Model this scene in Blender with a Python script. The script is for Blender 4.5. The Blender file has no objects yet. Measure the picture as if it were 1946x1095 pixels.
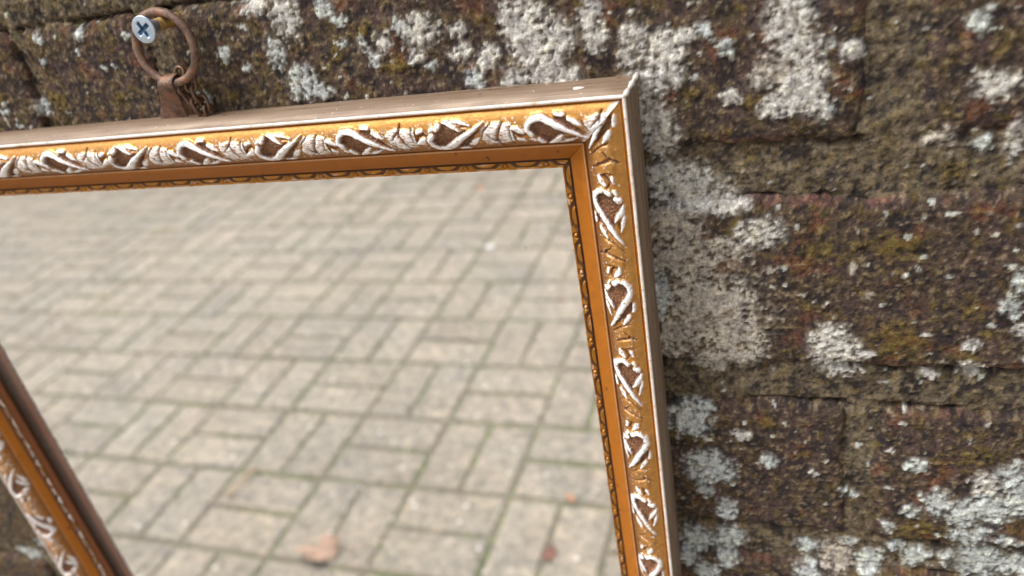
import bpy, math, random
import numpy as np
from mathutils import Matrix, Vector

S = bpy.context.scene
COL = S.collection
R_ = math.radians

# ------------------------------------------------------------------ camera
CZ = 1.03                    # lens height above the paving (m); the wall face is the plane y = 0
D = 0.222                    # lens to wall face (m)
RM = np.array([[0.941969407851534, 0.0026083910884403183, -0.33568859225144965],
               [0.29174509354591455, -0.5010381558765374, 0.8147671856105424],
               [-0.1660675617443571, -0.8654212631151191, -0.47272360030414795]])   # photo axes -> world
F_PX = 1480.0; CPX = np.array([973.0, 547.5])
cam = bpy.data.cameras.new('camera'); co = bpy.data.objects.new('camera', cam); COL.objects.link(co)
cam.sensor_width = 36.0; cam.lens = F_PX / 1946 * 36
cam.clip_start = 0.01; cam.clip_end = 500
m = Matrix([[RM[0][0], -RM[0][1], -RM[0][2], 0.0],
            [RM[1][0], -RM[1][1], -RM[1][2], -D],
            [RM[2][0], -RM[2][1], -RM[2][2], CZ],
            [0, 0, 0, 1]])
co.matrix_world = m
cam.dof.use_dof = True; cam.dof.focus_distance = 0.237; cam.dof.aperture_fstop = 9.0
S.camera = co

# ------------------------------------------------------------------ sky, sun, exposure
SUN_DIR = Vector((-0.7, -0.5, 1.25)).normalized()      # towards the sun
w = bpy.data.worlds.new('World'); S.world = w; w.use_nodes = True
nt = w.node_tree; bg = nt.nodes['Background']
sky = nt.nodes.new('ShaderNodeTexSky'); sky.sky_type = 'NISHITA'; sky.sun_disc = False
sky.sun_elevation = math.asin(SUN_DIR.z); sky.sun_rotation = math.atan2(SUN_DIR.x, SUN_DIR.y)
sky.dust_density = 6.0; sky.air_density = 1.2
hs = nt.nodes.new('ShaderNodeHueSaturation'); hs.inputs['Saturation'].default_value = 0.24
nt.links.new(sky.outputs[0], hs.inputs['Color']); nt.links.new(hs.outputs[0], bg.inputs[0])
bg.inputs[1].default_value = 0.14
sl = bpy.data.lights.new('sun', 'SUN'); so = bpy.data.objects.new('sun', sl); COL.objects.link(so)
sl.energy = 1.7; sl.angle = R_(22); sl.color = (1.0, 0.985, 0.965)
so.rotation_euler = SUN_DIR.to_track_quat('Z', 'Y').to_euler()
S.view_settings.view_transform = 'Standard'; S.view_settings.look = 'None'
S.view_settings.exposure = 0.5; S.view_settings.gamma = 1.0
S.view_settings.use_curve_mapping = False

# ------------------------------------------------------------------ helpers
def s2l(c):
    c = np.asarray(c, float) / 255.0
    return np.where(c <= 0.04045, c / 12.92, ((c + 0.055) / 1.055) ** 2.4)

def hit(px, py, wd):
    """photo pixel -> point on the plane wd metres in front of the wall face"""
    r = RM @ np.array([px - CPX[0], py - CPX[1], F_PX])
    t = (D - wd) / r[1]
    return np.array([r[0] * t, -wd, r[2] * t + CZ])

_rng = np.random.RandomState(7)
_perm = _rng.permutation(4096)
_ang = _rng.rand(4096) * 2 * np.pi
_gx = np.cos(_ang); _gy = np.sin(_ang)
def pnoise(x, y, seed=0):
    x = np.asarray(x, float) + seed * 17.31; y = np.asarray(y, float) - seed * 9.17
    xi = np.floor(x).astype(int); yi = np.floor(y).astype(int)
    fx = x - xi; fy = y - yi
    u = fx * fx * fx * (fx * (fx * 6 - 15) + 10); v = fy * fy * fy * (fy * (fy * 6 - 15) + 10)
    def g(ix, iy, dx, dy):
        h = _perm[(_perm[ix & 4095] + iy) & 4095]
        return _gx[h] * dx + _gy[h] * dy
    a = g(xi, yi, fx, fy); b = g(xi + 1, yi, fx - 1, fy)
    c = g(xi, yi + 1, fx, fy - 1); d = g(xi + 1, yi + 1, fx - 1, fy - 1)
    return ((a + (b - a) * u) * (1 - v) + (c + (d - c) * u) * v) * 1.5
def fbm(x, y, oct=4, seed=0, gain=0.55):
    r = 0; a = 1.0; t = 0
    for o in range(oct):
        r = r + a * pnoise(x * 2 ** o, y * 2 ** o, seed + o * 3.7); t += a; a *= gain
    return r / t * 1.4
def sstep(a, b, x):
    t = np.clip((x - a) / (b - a), 0, 1); return t * t * (3 - 2 * t)
def mixc(c, d, k):
    return c + (np.asarray(d) - c) * np.asarray(k)[..., None]

def link(name, me, parent=None, mat=None):
    o = bpy.data.objects.new(name, me); COL.objects.link(o)
    if parent is not None: o.parent = parent
    if mat is not None and me is not None and len(me.materials) == 0: me.materials.append(mat)
    return o
def empty(name, loc, label=None, cat=None):
    o = bpy.data.objects.new(name, None); COL.objects.link(o); o.location = loc; o.empty_display_size = 0.02
    if label: o['label'] = label
    if cat: o['category'] = cat
    return o
def tag(o, label, cat, group=None):
    o['label'] = label; o['category'] = cat
    if group: o['group'] = group
    return o
def mesh_np(name, V, Q, smooth=True, col=None):
    """V (n,3), Q (k,4) quads"""
    me = bpy.data.meshes.new(name)
    V = np.ascontiguousarray(V, np.float32); Q = np.ascontiguousarray(Q, np.int32)
    me.vertices.add(len(V)); me.vertices.foreach_set('co', V.ravel())
    me.loops.add(Q.size); me.loops.foreach_set('vertex_index', Q.ravel())
    me.polygons.add(len(Q)); me.polygons.foreach_set('loop_start', np.arange(len(Q), dtype=np.int32) * 4)
    if smooth: me.polygons.foreach_set('use_smooth', np.ones(len(Q), bool))
    me.update(calc_edges=True)
    if col is not None:
        a = me.color_attributes.new('paint', 'FLOAT_COLOR', 'POINT')
        c = np.ones((len(V), 4), np.float32); c[:, :col.shape[1]] = col
        a.data.foreach_set('color', c.ravel())
    return me
def mesh_py(name, V, Fc, smooth=False):
    me = bpy.data.meshes.new(name); me.from_pydata([tuple(map(float, v)) for v in V], [], Fc)
    if smooth:
        for p in me.polygons: p.use_smooth = True
    me.update(); return me
def grid_quads(nu, nv):
    i = np.arange(nu * nv).reshape(nu, nv)
    return np.stack([i[:-1, :-1], i[1:, :-1], i[1:, 1:], i[:-1, 1:]], -1).reshape(-1, 4)
def compact(V, Q, *arrs):
    used = np.unique(Q); mp = np.zeros(len(V), int); mp[used] = np.arange(len(used))
    return [V[used], mp[Q]] + [a[used] for a in arrs]
def tube(path, rad, seg=10, closed=False, caps=True):
    """tube round a polyline; rad number or list"""
    P = [Vector(p) for p in path]; n = len(P)
    rad = [rad] * n if not hasattr(rad, '__len__') else rad
    V = []; Fc = []
    ref = None
    for i in range(n):
        if closed: t = (P[(i + 1) % n] - P[i - 1]).normalized()
        else: t = (P[min(i + 1, n - 1)] - P[max(i - 1, 0)]).normalized()
        if ref is None:
            ref = t.orthogonal().normalized()
        ref = (ref - t * ref.dot(t)).normalized(); b = t.cross(ref)
        for k in range(seg):
            a = 2 * math.pi * k / seg
            V.append(P[i] + ref * math.cos(a) * rad[i] + b * math.sin(a) * rad[i])
    for i in range(n if closed else n - 1):
        for k in range(seg):
            j = (i + 1) % n
            Fc.append((i * seg + k, i * seg + (k + 1) % seg, j * seg + (k + 1) % seg, j * seg + k))
    if not closed and caps:
        Fc.append(tuple(range(seg))[::-1]); Fc.append(tuple(range((n - 1) * seg, n * seg)))
    return V, Fc

# ------------------------------------------------------------------ materials
class NB:
    def __init__(self, name):
        self.m = bpy.data.materials.new(name); self.m.use_nodes = True
        self.t = self.m.node_tree; self.p = self.t.nodes['Principled BSDF']
    def n(self, typ, **kw):
        x = self.t.nodes.new(typ)
        for k, v in kw.items(): setattr(x, k, v)
        return x
    def l(self, a, b): self.t.links.new(a, b)
    def coord(self, kind='Object'):
        return self.n('ShaderNodeTexCoord').outputs[kind]
    def noise(self, scale, detail=4, rough=0.6, vec=None, dist=0.0):
        x = self.n('ShaderNodeTexNoise'); x.inputs['Scale'].default_value = scale
        x.inputs['Detail'].default_value = detail; x.inputs['Roughness'].default_value = rough
        x.inputs['Distortion'].default_value = dist
        self.l(vec if vec is not None else self.coord(), x.inputs['Vector']); return x.outputs['Fac']
    def ramp(self, fac, stops):
        x = self.n('ShaderNodeValToRGB'); el = x.color_ramp.elements
        while len(el) < len(stops): el.new(0.5)
        for e, (p, c) in zip(el, stops):
            e.position = p; e.color = (*c, 1) if len(c) == 3 else c
        self.l(fac, x.inputs[0]); return x.outputs[0]
    def mix(self, fac, a, b, mode='MIX'):
        x = self.n('ShaderNodeMix', data_type='RGBA', blend_type=mode)
        for s, v in ((x.inputs[0], fac), (x.inputs[6], a), (x.inputs[7], b)):
            if hasattr(v, 'is_linked'): self.l(v, s)
            elif isinstance(v, (int, float)): s.default_value = v
            else: s.default_value = (*v, 1)
        return x.outputs[2]
    def maprange(self, v, a, b, c, d):
        x = self.n('ShaderNodeMapRange'); self.l(v, x.inputs[0])
        for i, q in enumerate((a, b, c, d)): x.inputs[i + 1].default_value = q
        return x.outputs[0]
    def bump(self, h, dist, strength=1.0):
        x = self.n('ShaderNodeBump'); x.inputs['Distance'].default_value = dist
        x.inputs['Strength'].default_value = strength
        self.l(h, x.inputs['Height']); self.l(x.outputs[0], self.p.inputs['Normal']); return x
    def set(self, **kw):
        for k, v in kw.items():
            s = self.p.inputs[k.replace('_', ' ')]
            if hasattr(v, 'is_linked'): self.l(v, s)
            elif isinstance(v, (tuple, list)): s.default_value = (*v, 1)
            else: s.default_value = v

L = lambda *c: tuple(s2l(c))
GREY = lambda v: (v, v, v)

def mat_wall():
    b = NB('weathered_masonry')
    a = b.n('ShaderNodeAttribute'); a.attribute_name = 'paint'
    co_ = b.coord('Generated') if False else b.n('ShaderNodeNewGeometry').outputs['Position']
    f1 = b.noise(900, 5, 0.75, co_); f2 = b.noise(260, 4, 0.65, co_)
    v1 = b.ramp(f1, [(0.3, GREY(0.42)), (0.5, GREY(0.95)), (0.72, GREY(1.55))])
    v2 = b.ramp(f2, [(0.3, (0.62, 0.6, 0.62)), (0.5, GREY(1.0)), (0.7, (1.3, 1.27, 1.15))])
    c = b.mix(1.0, a.outputs['Color'], v1, 'MULTIPLY'); c = b.mix(1.0, c, v2, 'MULTIPLY')
    b.set(Base_Color=c, Roughness=0.92, Specular_IOR_Level=0.25)
    h = b.n('ShaderNodeMath', operation='ADD'); b.l(f1, h.inputs[0]); b.l(f2, h.inputs[1])
    b.bump(h.outputs[0], 0.0008, 1.0)
    return b.m
def mat_gilt():
    """paint from the carving's own colours; alpha = how metallic"""
    b = NB('rubbed_gilt')
    a = b.n('ShaderNodeAttribute'); a.attribute_name = 'paint'
    f = b.noise(500, 4, 0.7); g = b.noise(2200, 3, 0.7)
    c = b.mix(1.0, a.outputs['Color'], b.ramp(f, [(0.3, GREY(0.8)), (0.7, GREY(1.15))]), 'MULTIPLY')
    rr = b.n('ShaderNodeMath', operation='MULTIPLY_ADD'); b.l(a.outputs['Alpha'], rr.inputs[0])
    rr.inputs[1].default_value = -0.55; rr.inputs[2].default_value = 0.62
    b.set(Base_Color=c, Metallic=a.outputs['Alpha'], Roughness=rr.outputs[0])
    b.bump(g, 0.00012, 0.7)
    return b.m
def mat_flat(name, col, metal, rough, var=0.2, specks=None, scale=300, stretch=None):
    b = NB(name)
    v = b.coord()
    if stretch:
        mp = b.n('ShaderNodeMapping'); mp.inputs['Scale'].default_value = stretch; b.l(v, mp.inputs[0]); v = mp.outputs[0]
    f = b.noise(scale, 5, 0.65, v)
    c = b.mix(1.0, tuple(col), b.ramp(f, [(0.28, GREY(1 - var)), (0.72, GREY(1 + var))]), 'MULTIPLY')
    if specks:
        s = b.noise(420, 2, 0.5, b.coord())
        c = b.mix(b.maprange(s, 0.70, 0.74, 0, 1), c, tuple(specks))
    b.set(Base_Color=c, Metallic=metal, Roughness=b.maprange(f, 0.3, 0.7, rough - 0.08, rough + 0.08))
    b.bump(b.noise(1500, 3, 0.6), 0.0001, 0.5)
    return b.m
M = {}
M['wall'] = mat_wall()
M['gilt'] = mat_gilt()
M['flat'] = mat_flat('old_gold_paint', L(168, 98, 6), 0.25, 0.5, 0.14, L(70, 40, 12))
def mat_side(name, stretch):
    b = NB(name); mp = b.n('ShaderNodeMapping'); mp.inputs['Scale'].default_value = stretch; b.l(b.coord(), mp.inputs[0])
    f = b.noise(420, 5, 0.7, mp.outputs[0]); g = b.noise(70, 5, 0.7); h = b.noise(330, 3, 0.6)
    c = b.ramp(f, [(0.3, L(96, 74, 57)), (0.48, L(128, 106, 86)), (0.7, L(150, 130, 110))])
    c = b.mix(b.maprange(g, 0.45, 0.7, 0, 0.6), c, L(120, 104, 90))
    c = b.mix(b.maprange(h, 0.68, 0.72, 0, 0.8), c, L(184, 170, 152))
    c = b.mix(b.maprange(h, 0.33, 0.29, 0, 0.7), c, L(76, 56, 42))
    b.set(Base_Color=c, Metallic=0.2, Roughness=b.maprange(g, 0.3, 0.7, 0.45, 0.65)); b.bump(f, 0.0002, 0.6); return b.m
M['side'] = mat_side('dull_bronze_edge', (0.05, 1, 1)); M['side_v'] = mat_side('dull_bronze_edge_upright', (1, 1, 0.05))
def mat_line():
    b = NB('rubbed_white_glare_edge'); f = b.noise(150, 6, 0.75); g = b.noise(900, 3, 0.6)
    c = b.ramp(f, [(0.3, L(176, 142, 104)), (0.42, L(216, 204, 192)), (0.6, L(230, 223, 218))])  # rubbed white, its palest stops lifted to paint in the glare
    c = b.mix(b.maprange(g, 0.62, 0.7, 0, 0.7), c, L(166, 124, 80))
    b.set(Base_Color=c, Roughness=0.5); b.bump(g, 0.0003, 0.7); return b.m
M['line'] = mat_line()
M['lip'] = mat_flat('red_brown_lip', L(138, 78, 36), 0.2, 0.5, 0.2)
M['fillet'] = mat_flat('inner_fillet_highlight', L(186, 138, 96), 0.2, 0.45, 0.15)  # lighter tone paints a highlight along this fillet
M['dark'] = mat_flat('shade_brown_recess', L(104, 66, 40), 0.0, 0.7, 0.3)  # darker brown paints the shade in groove, step and rebate
M['back'] = mat_flat('frame_back_wood', L(120, 92, 60), 0.0, 0.8, 0.25, None, 90)
M['zinc'] = mat_flat('zinc_plate', L(188, 202, 218), 0.9, 0.36, 0.1)
M['brass'] = mat_flat('yellow_zinc_thread', L(196, 164, 104), 0.8, 0.4, 0.15)
M['recess'] = mat_flat('blue_zinc_recess', L(96, 130, 160), 0.9, 0.4, 0.2)
def mat_rust():
    b = NB('rusty_iron'); f = b.noise(220, 6, 0.7); g = b.noise(900, 4, 0.7)
    c = b.ramp(f, [(0.3, L(62, 49, 46)), (0.44, L(98, 72, 61)), (0.55, L(130, 103, 86)), (0.66, L(152, 92, 56)), (0.8, L(80, 64, 58))])
    c = b.mix(0.5, c, b.ramp(g, [(0.3, GREY(0.5)), (0.7, GREY(1.3))]), 'MULTIPLY')
    b.set(Base_Color=c, Metallic=0.25, Roughness=0.55); b.bump(g, 0.0004, 0.8); return b.m
M['rust'] = mat_rust()
M['chain'] = mat_flat('tarnished_chain', L(112, 86, 68), 0.6, 0.42, 0.35)
def mat_mirror():
    b = NB('dusty_mirror_silver'); s = b.noise(900, 3, 0.6); f = b.noise(22, 5, 0.65); g = b.noise(1400, 2, 0.5)
    c = b.mix(b.maprange(s, 0.70, 0.76, 0, 0.6), (0.93, 0.93, 0.915), L(150, 150, 130))
    b.set(Base_Color=c, Metallic=1.0, Roughness=0.0)
    d = b.n('ShaderNodeBsdfDiffuse'); d.inputs[0].default_value = (0.78, 0.78, 0.74, 1)
    mx = b.n('ShaderNodeMixShader')
    k = b.n('ShaderNodeMath', operation='MULTIPLY_ADD'); b.l(b.maprange(g, 0.62, 0.72, 0, 1), k.inputs[0]); k.inputs[1].default_value = 0.05
    b.l(b.maprange(f, 0.3, 0.7, 0.05, 0.12), k.inputs[2])
    b.l(k.outputs[0], mx.inputs[0]); b.l(b.p.outputs[0], mx.inputs[1]); b.l(d.outputs[0], mx.inputs[2])
    b.l(mx.outputs[0], b.t.nodes['Material Output'].inputs[0]); return b.m
M['mirror'] = mat_mirror()
def mat_paver():
    b = NB('concrete_paver')
    oi = b.n('ShaderNodeObjectInfo'); pos = b.n('ShaderNodeNewGeometry').outputs['Position']
    base = b.ramp(b.noise(4.0, 3, 0.6, pos), [(0.25, L(140, 135, 126)), (0.45, L(152, 144, 132)), (0.6, L(158, 147, 133)), (0.8, L(145, 141, 126))])
    sp = b.ramp(b.noise(40, 6, 0.95, pos), [(0.35, GREY(0.36)), (0.5, GREY(0.93)), (0.62, (1.72, 1.6, 1.44))])
    c = b.mix(1.0, base, sp, 'MULTIPLY')
    st = b.ramp(b.noise(7, 6, 0.75, pos), [(0.3, GREY(0.74)), (0.5, GREY(1.0)), (0.7, GREY(1.16))])
    c = b.mix(1.0, c, st, 'MULTIPLY')
    rnd = b.maprange(oi.outputs['Random'], 0, 1, 0.91, 1.09)
    cc = b.n('ShaderNodeCombineColor')
    for i in range(3): b.l(rnd, cc.inputs[i])
    c = b.mix(1.0, c, cc.outputs[0], 'MULTIPLY')
    v = b.n('ShaderNodeTexVoronoi'); v.inputs['Scale'].default_value = 22; b.l(pos, v.inputs['Vector'])
    c = b.mix(b.maprange(v.outputs['Distance'], 0.13, 0.08, 0, 0.85), c, L(240, 232, 222))
    mo = b.noise(9, 5, 0.7, pos)
    c = b.mix(b.maprange(mo, 0.58, 0.8, 0, 0.3), c, L(118, 120, 82))
    b.set(Base_Color=c, Roughness=0.82); b.bump(b.noise(350, 4, 0.7, pos), 0.002, 0.8); return b.m
M['paver'] = mat_paver()
def mat_joint():
    b = NB('mossy_joint_sand'); pos = b.n('ShaderNodeNewGeometry').outputs['Position']
    f = b.noise(5.5, 4, 0.7, pos); g = b.noise(150, 4, 0.7, pos)
    c = b.ramp(f, [(0.36, L(132, 121, 104)), (0.45, L(112, 104, 84)), (0.54, L(122, 120, 88)), (0.7, L(104, 114, 70))])
    c = b.mix(1.0, c, b.ramp(g, [(0.3, GREY(0.5)), (0.7, GREY(1.4))]), 'MULTIPLY')
    b.set(Base_Color=c, Roughness=0.95); b.bump(g, 0.004, 1.0); return b.m
M['joint'] = mat_joint()
M['ground'] = mat_flat('worn_gravel_ground', L(140, 132, 120), 0.0, 0.9, 0.3, None, 12)
def mat_leaf(name, c1, c2):
    b = NB(name); f = b.noise(45, 5, 0.7)
    b.set(Base_Color=b.ramp(f, [(0.3, c1), (0.7, c2)]), Roughness=0.7, Subsurface_Weight=0.0); return b.m
M['leaf'] = mat_leaf('dry_leaf', L(134, 100, 80), L(190, 156, 132))
M['leaf_orange'] = mat_leaf('orange_leaf', L(176, 122, 86), L(202, 154, 118))
M['leaf_red'] = mat_leaf('red_leaf', L(112, 56, 46), L(146, 84, 68))
M['straw'] = mat_leaf('straw', L(176, 140, 100), L(206, 172, 130))
M['petal'] = mat_leaf('pale_flake', L(226, 224, 220), L(244, 242, 238))
M['moss'] = mat_leaf('joint_moss', L(98, 110, 62), L(136, 146, 92))

# ------------------------------------------------------------------ paving
PITCH = 0.205
AX, AY = -0.5965, -0.886         # centre of one upright pair of blocks
gr = link('ground', mesh_py('ground', [(-150, -150, -0.03), (150, -150, -0.03), (150, 150, -0.03), (-150, 150, -0.03)], [(0, 1, 2, 3)]), None, M['ground'])
gr['kind'] = 'structure'
PX0, PX1, PY0, PY1 = -7.0, 4.0, -6.0, -0.005
pv = link('paving', mesh_py('paving', [(PX0, PY0, -0.0042), (PX1, PY0, -0.0042), (PX1, PY1, -0.0042), (PX0, PY1, -0.0042)], [(0, 1, 2, 3)]), None, M['joint'])
pv['kind'] = 'structure'
def block_mesh(name, cells):
    """chamfered blocks; cells = list of (cx, cy, lx, ly, dz, tiltx, tilty)"""
    V = []; Fc = []
    for cx, cy, lx, ly, dz, tx, ty in cells:
        n0 = len(V); ch = 0.004
        for ins, z in ((0, -0.05), (0, -0.004), (ch, 0.0)):
            for sx, sy in ((-1, -1), (1, -1), (1, 1), (-1, 1)):
                x = sx * (lx / 2 - ins); y = sy * (ly / 2 - ins)
                V.append((cx + x, cy + y, z + dz + (x * tx + y * ty if z > -0.02 else 0)))
        for k in range(4):
            k2 = (k + 1) % 4
            Fc.append((n0 + k, n0 + k2, n0 + 4 + k2, n0 + 4 + k))
            Fc.append((n0 + 4 + k, n0 + 4 + k2, n0 + 8 + k2, n0 + 8 + k))
        Fc.append((n0 + 8, n0 + 9, n0 + 10, n0 + 11))
    return mesh_py(name, V, Fc)
random.seed(3)
blocks = []
BL, BW = 0.1975, 0.0955
for i in range(-32, 24):
    for j in range(-26, 6):
        cx = AX + i * PITCH; cy = AY + j * PITCH
        for s in (-0.25, 0.25):
            up = (i + j) % 2 == 0
            x = cx + (s * PITCH if up else 0); y = cy + (0 if up else s * PITCH)
            lx, ly = (BW, BL) if up else (BL, BW)
            if x - lx / 2 < PX0 or x + lx / 2 > PX1 or y + ly / 2 > PY1 or y - ly / 2 < PY0: continue
            # how near to the patch the mirror looks at
            d = math.hypot(max(0, -1.9 - x, x + 0.25), max(0, -2.1 - y, y + 0.5)) + 0.12 * math.hypot(x + 0.7, y + 0.8)
            blocks.append((d, x, y, lx, ly))
blocks.sort()
bmesh_a = block_mesh('paving_block', [(0, 0, BL, BW, 0, 0, 0)]); bmesh_a.materials.append(M['paver'])
for d, x, y, lx, ly in blocks[:300]:
    o = link('paving_block', bmesh_a, pv)
    o.location = (x + random.gauss(0, 0.0006), y + random.gauss(0, 0.0006), random.gauss(0, 0.0006))
    o.scale = (random.uniform(0.985, 1.012), random.uniform(0.975, 1.025), 1)
    o.rotation_euler = (random.gauss(0, 0.005), random.gauss(0, 0.004), (math.pi / 2 if ly > lx else 0) + random.gauss(0, 0.010) + math.pi * random.randint(0, 1))
rest = block_mesh('paving_blocks_far', [(x, y, lx, ly, random.gauss(0, 0.0005), random.gauss(0, 0.004), random.gauss(0, 0.004)) for d, x, y, lx, ly in blocks[300:]])
o = link('paving_blocks_far', rest, pv, M['paver']); o['kind'] = 'stuff'
# moss cushions in the joints the mirror shows
V = []; Fc = []
random.seed(11)
def moss_blob(x, y, rx, ry, h):
    n0 = len(V)
    for ring, (k, zz) in enumerate(((1.0, -0.005), (0.75, 0.5), (0.35, 0.95))):
        for q in range(7):
            a = q / 7 * 2 * math.pi; j = random.uniform(0.75, 1.25)
            V.append((x + rx * k * j * math.cos(a), y + ry * k * j * math.sin(a), -0.004 + (h * zz if zz > 0 else 0)))
    V.append((x, y, h - 0.003))
    for r in range(2):
        for q in range(7):
            Fc.append((n0 + r * 7 + q, n0 + r * 7 + (q + 1) % 7, n0 + (r + 1) * 7 + (q + 1) % 7, n0 + (r + 1) * 7 + q))
    for q in range(7): Fc.append((n0 + 14 + q, n0 + 14 + (q + 1) % 7, n0 + 21))
for i in range(-16, 4):
    for j in range(-10, 4):
        cx = AX + i * PITCH; cy = AY + j * PITCH; up = (i + j) % 2 == 0
        runs = [(cx, cy, up)] + [(cx + PITCH / 2, cy, True), (cx, cy + PITCH / 2, False)]
        for (x, y, vert) in runs:
            if float(pnoise(x * 3.1, y * 3.1, 5)) < -0.02 and random.random() < 0.75: continue
            a0 = random.uniform(-0.09, 0.05); a1 = random.uniform(a0, 0.095)
            q = a0
            while q < a1:
                wd = random.uniform(0.003, 0.0065)
                if vert: moss_blob(x, y + q, wd, random.uniform(0.005, 0.009), random.uniform(0.002, 0.007))
                else: moss_blob(x + q, y, random.uniform(0.005, 0.009), wd, random.uniform(0.002, 0.007))
                q += random.uniform(0.006, 0.014)
o = link('joint_moss', mesh_py('joint_moss', V, Fc, True), None, M['moss'])
o['kind'] = 'stuff'; o['label'] = 'green moss cushions growing in the paving joints'; o['category'] = 'moss'

# ------------------------------------------------------------------ brick wall
# lichen crusts read off the photograph: (px, py, rx, ry, kind)  kind 0 white, 1 tan, 2 grey-blue white, 3 yellow
LICH = [
 (480,10,26,22,0),(545,28,26,40,0),(620,15,18,18,2),(525,102,16,28,2),(576,155,28,28,2),(616,172,22,14,2),(728,78,16,22,0),(800,60,34,30,0),
 (790,108,16,14,0),(714,112,12,14,2),(868,55,16,12,0),(884,98,14,18,0),(932,112,24,24,0),(985,45,34,50,0),(1012,92,40,50,0),(1060,72,34,36,0),
 (1040,125,44,34,0),(975,150,22,18,0),(905,150,20,18,2),(858,104,10,12,0),(1122,30,24,30,0),(1136,72,24,24,0),(1200,72,28,26,0),(1192,110,18,18,0),
 (1262,100,40,40,0),(1228,158,40,36,0),(1275,135,30,30,0),(1240,220,40,40,0),(1292,72,22,22,0),(1255,262,36,34,0),(650,40,14,10,2),(700,95,9,9,2),
 (1075,140,30,20,0),(760,45,12,16,2),(825,128,12,10,2),(1005,20,30,24,0),
 (1500,38,46,60,0),(1522,90,40,40,0),(1478,128,34,30,1),(1525,150,46,36,0),(1500,182,40,30,0),(1542,192,34,28,0),(1625,95,24,18,0),(1390,186,20,14,0),
 (1440,150,22,26,1),(1572,215,14,14,2),(1890,160,46,26,0),(1862,38,24,22,2),(1884,58,10,9,2),(1932,268,24,40,0),(1786,262,30,18,1),(1868,276,20,14,2),
 (1586,46,6,5,0),(1582,80,10,9,2),(1335,50,12,14,2),(1378,85,14,14,2),(1460,205,24,18,0),
 (1300,362,78,44,0),(1372,386,46,22,0),(1256,332,28,20,0),(1272,425,62,46,1),(1442,440,44,26,0),(1382,474,40,28,1),(1300,490,66,36,1),(1345,585,100,72,1),
 (1282,625,52,46,1),(1400,640,54,50,1),(1375,680,62,22,1),(1255,560,24,60,2),(1582,660,44,40,0),(1606,705,28,13,0),(1575,622,16,12,0),(1640,668,16,10,0),
 (1842,652,20,12,0),(1846,700,26,16,0),(1766,706,14,11,0),(1938,532,16,22,2),(1916,578,24,16,2),(1940,622,16,13,0),(1720,520,6,5,0),(1540,570,5,4,0),(1570,570,5,4,0),
 (1620,505,10,8,1),(1470,508,9,6,1),(1650,560,12,10,1),
 (1312,790,38,28,2),(1340,768,16,12,2),(1346,885,44,28,2),(1342,925,15,11,2),(1462,870,14,14,2),(1410,822,16,9,0),(1382,965,18,20,2),(1545,893,6,6,0),
 (1922,900,30,24,2),(1872,915,26,20,0),(1882,960,48,28,2),(1830,968,36,24,2),(1780,950,28,22,2),(1842,1010,36,20,2),(1936,942,30,34,2),(1912,1026,28,10,2),
 (1732,966,18,10,2),(1686,996,14,9,2),(1742,880,20,12,2),(1712,805,6,4,0),(1690,850,6,4,0),(1845,838,8,5,0),(1880,805,8,6,0),(1622,945,8,7,2),(1600,930,6,6,2),
 (1322,1026,32,20,2),(1388,1022,26,18,2),(1382,1056,20,18,2),(1346,1080,22,16,2),(1534,1040,20,14,2),(1532,1080,22,18,2),(1592,1060,38,26,1),(1650,1068,30,20,2),
 (1742,1060,26,18,2),(1862,1070,48,30,2),(1800,1062,16,12,2),(1932,1076,32,18,2),(1702,1040,16,10,2),(1612,1036,18,11,2),(1310,1055,18,12,2),
 (55,1052,20,7,2),(76,1032,8,7,2),(147,62,11,12,2),(70,72,9,11,2),(82,205,11,16,2),(84,118,5,6,2),(149,100,5,4,2),(18,210,9,8,2),(198,130,6,6,2),(240,68,8,6,2),
 (392,192,11,22,2),(475,130,8,8,2),(460,52,8,10,2),(430,100,12,14,2),(655,80,9,9,2),(690,75,8,10,2),(45,235,5,5,2),(218,128,5,4,2),(130,213,5,4,2)]
YEL = [(1560,470,30,22),(1398,432,24,18),(1342,510,20,12),(1850,582,26,18),(1600,640,26,20),(1446,610,22,16),(1840,672,18,12),(1392,478,26,18),(1475,920,9,12),
       (1460,800,16,10),(1840,870,40,20),(1750,1005,40,16),(230,180,8,18),(110,185,14,12),(10,185,12,14),(1310,178,22,14),(690,60,20,20),(640,100,16,14),(560,60,20,20),
       (760,120,26,18),(1075,110,16,16),(1420,190,22,16),(1810,330,30,20),(1720,640,60,30),(1700,460,60,20),(440,180,20,16),(380,170,16,14)]
def blobs(lst):
    out = []
    for q in lst:
        c = hit(q[0], q[1], 0.0)
        ex = hit(q[0] + q[2], q[1], 0.0); ey = hit(q[0], q[1] + q[3], 0.0)
        out.append((c[0], c[2], abs(ex[0] - c[0]), abs(ey[2] - c[2]), q[4] if len(q) > 4 else 3))
    return out
LB = blobs(LICH); YB = blobs(YEL)
# the same kinds of crust go on over the wall outside the picture
_rr = random.Random(5)
for k in range(1500):
    x = _rr.uniform(-1.6, 1.45); z = _rr.uniform(0.0, 1.98)
    p = RM.T @ np.array([x, D, z - CZ]); u, v = CPX + F_PX * p[:2] / p[2] if p[2] > 0 else (-1e4, 0)
    if -30 < u < 1976 and -30 < v < 1125: continue
    r = _rr.choice((0.002, 0.003, 0.005, 0.008, 0.012))
    LB.append((x, z, r * _rr.uniform(0.7, 1.4), r * _rr.uniform(0.7, 1.4), _rr.choice((0, 0, 1, 2, 2))))
LBa = np.array(LB); YBa = np.array(YB)

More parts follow.
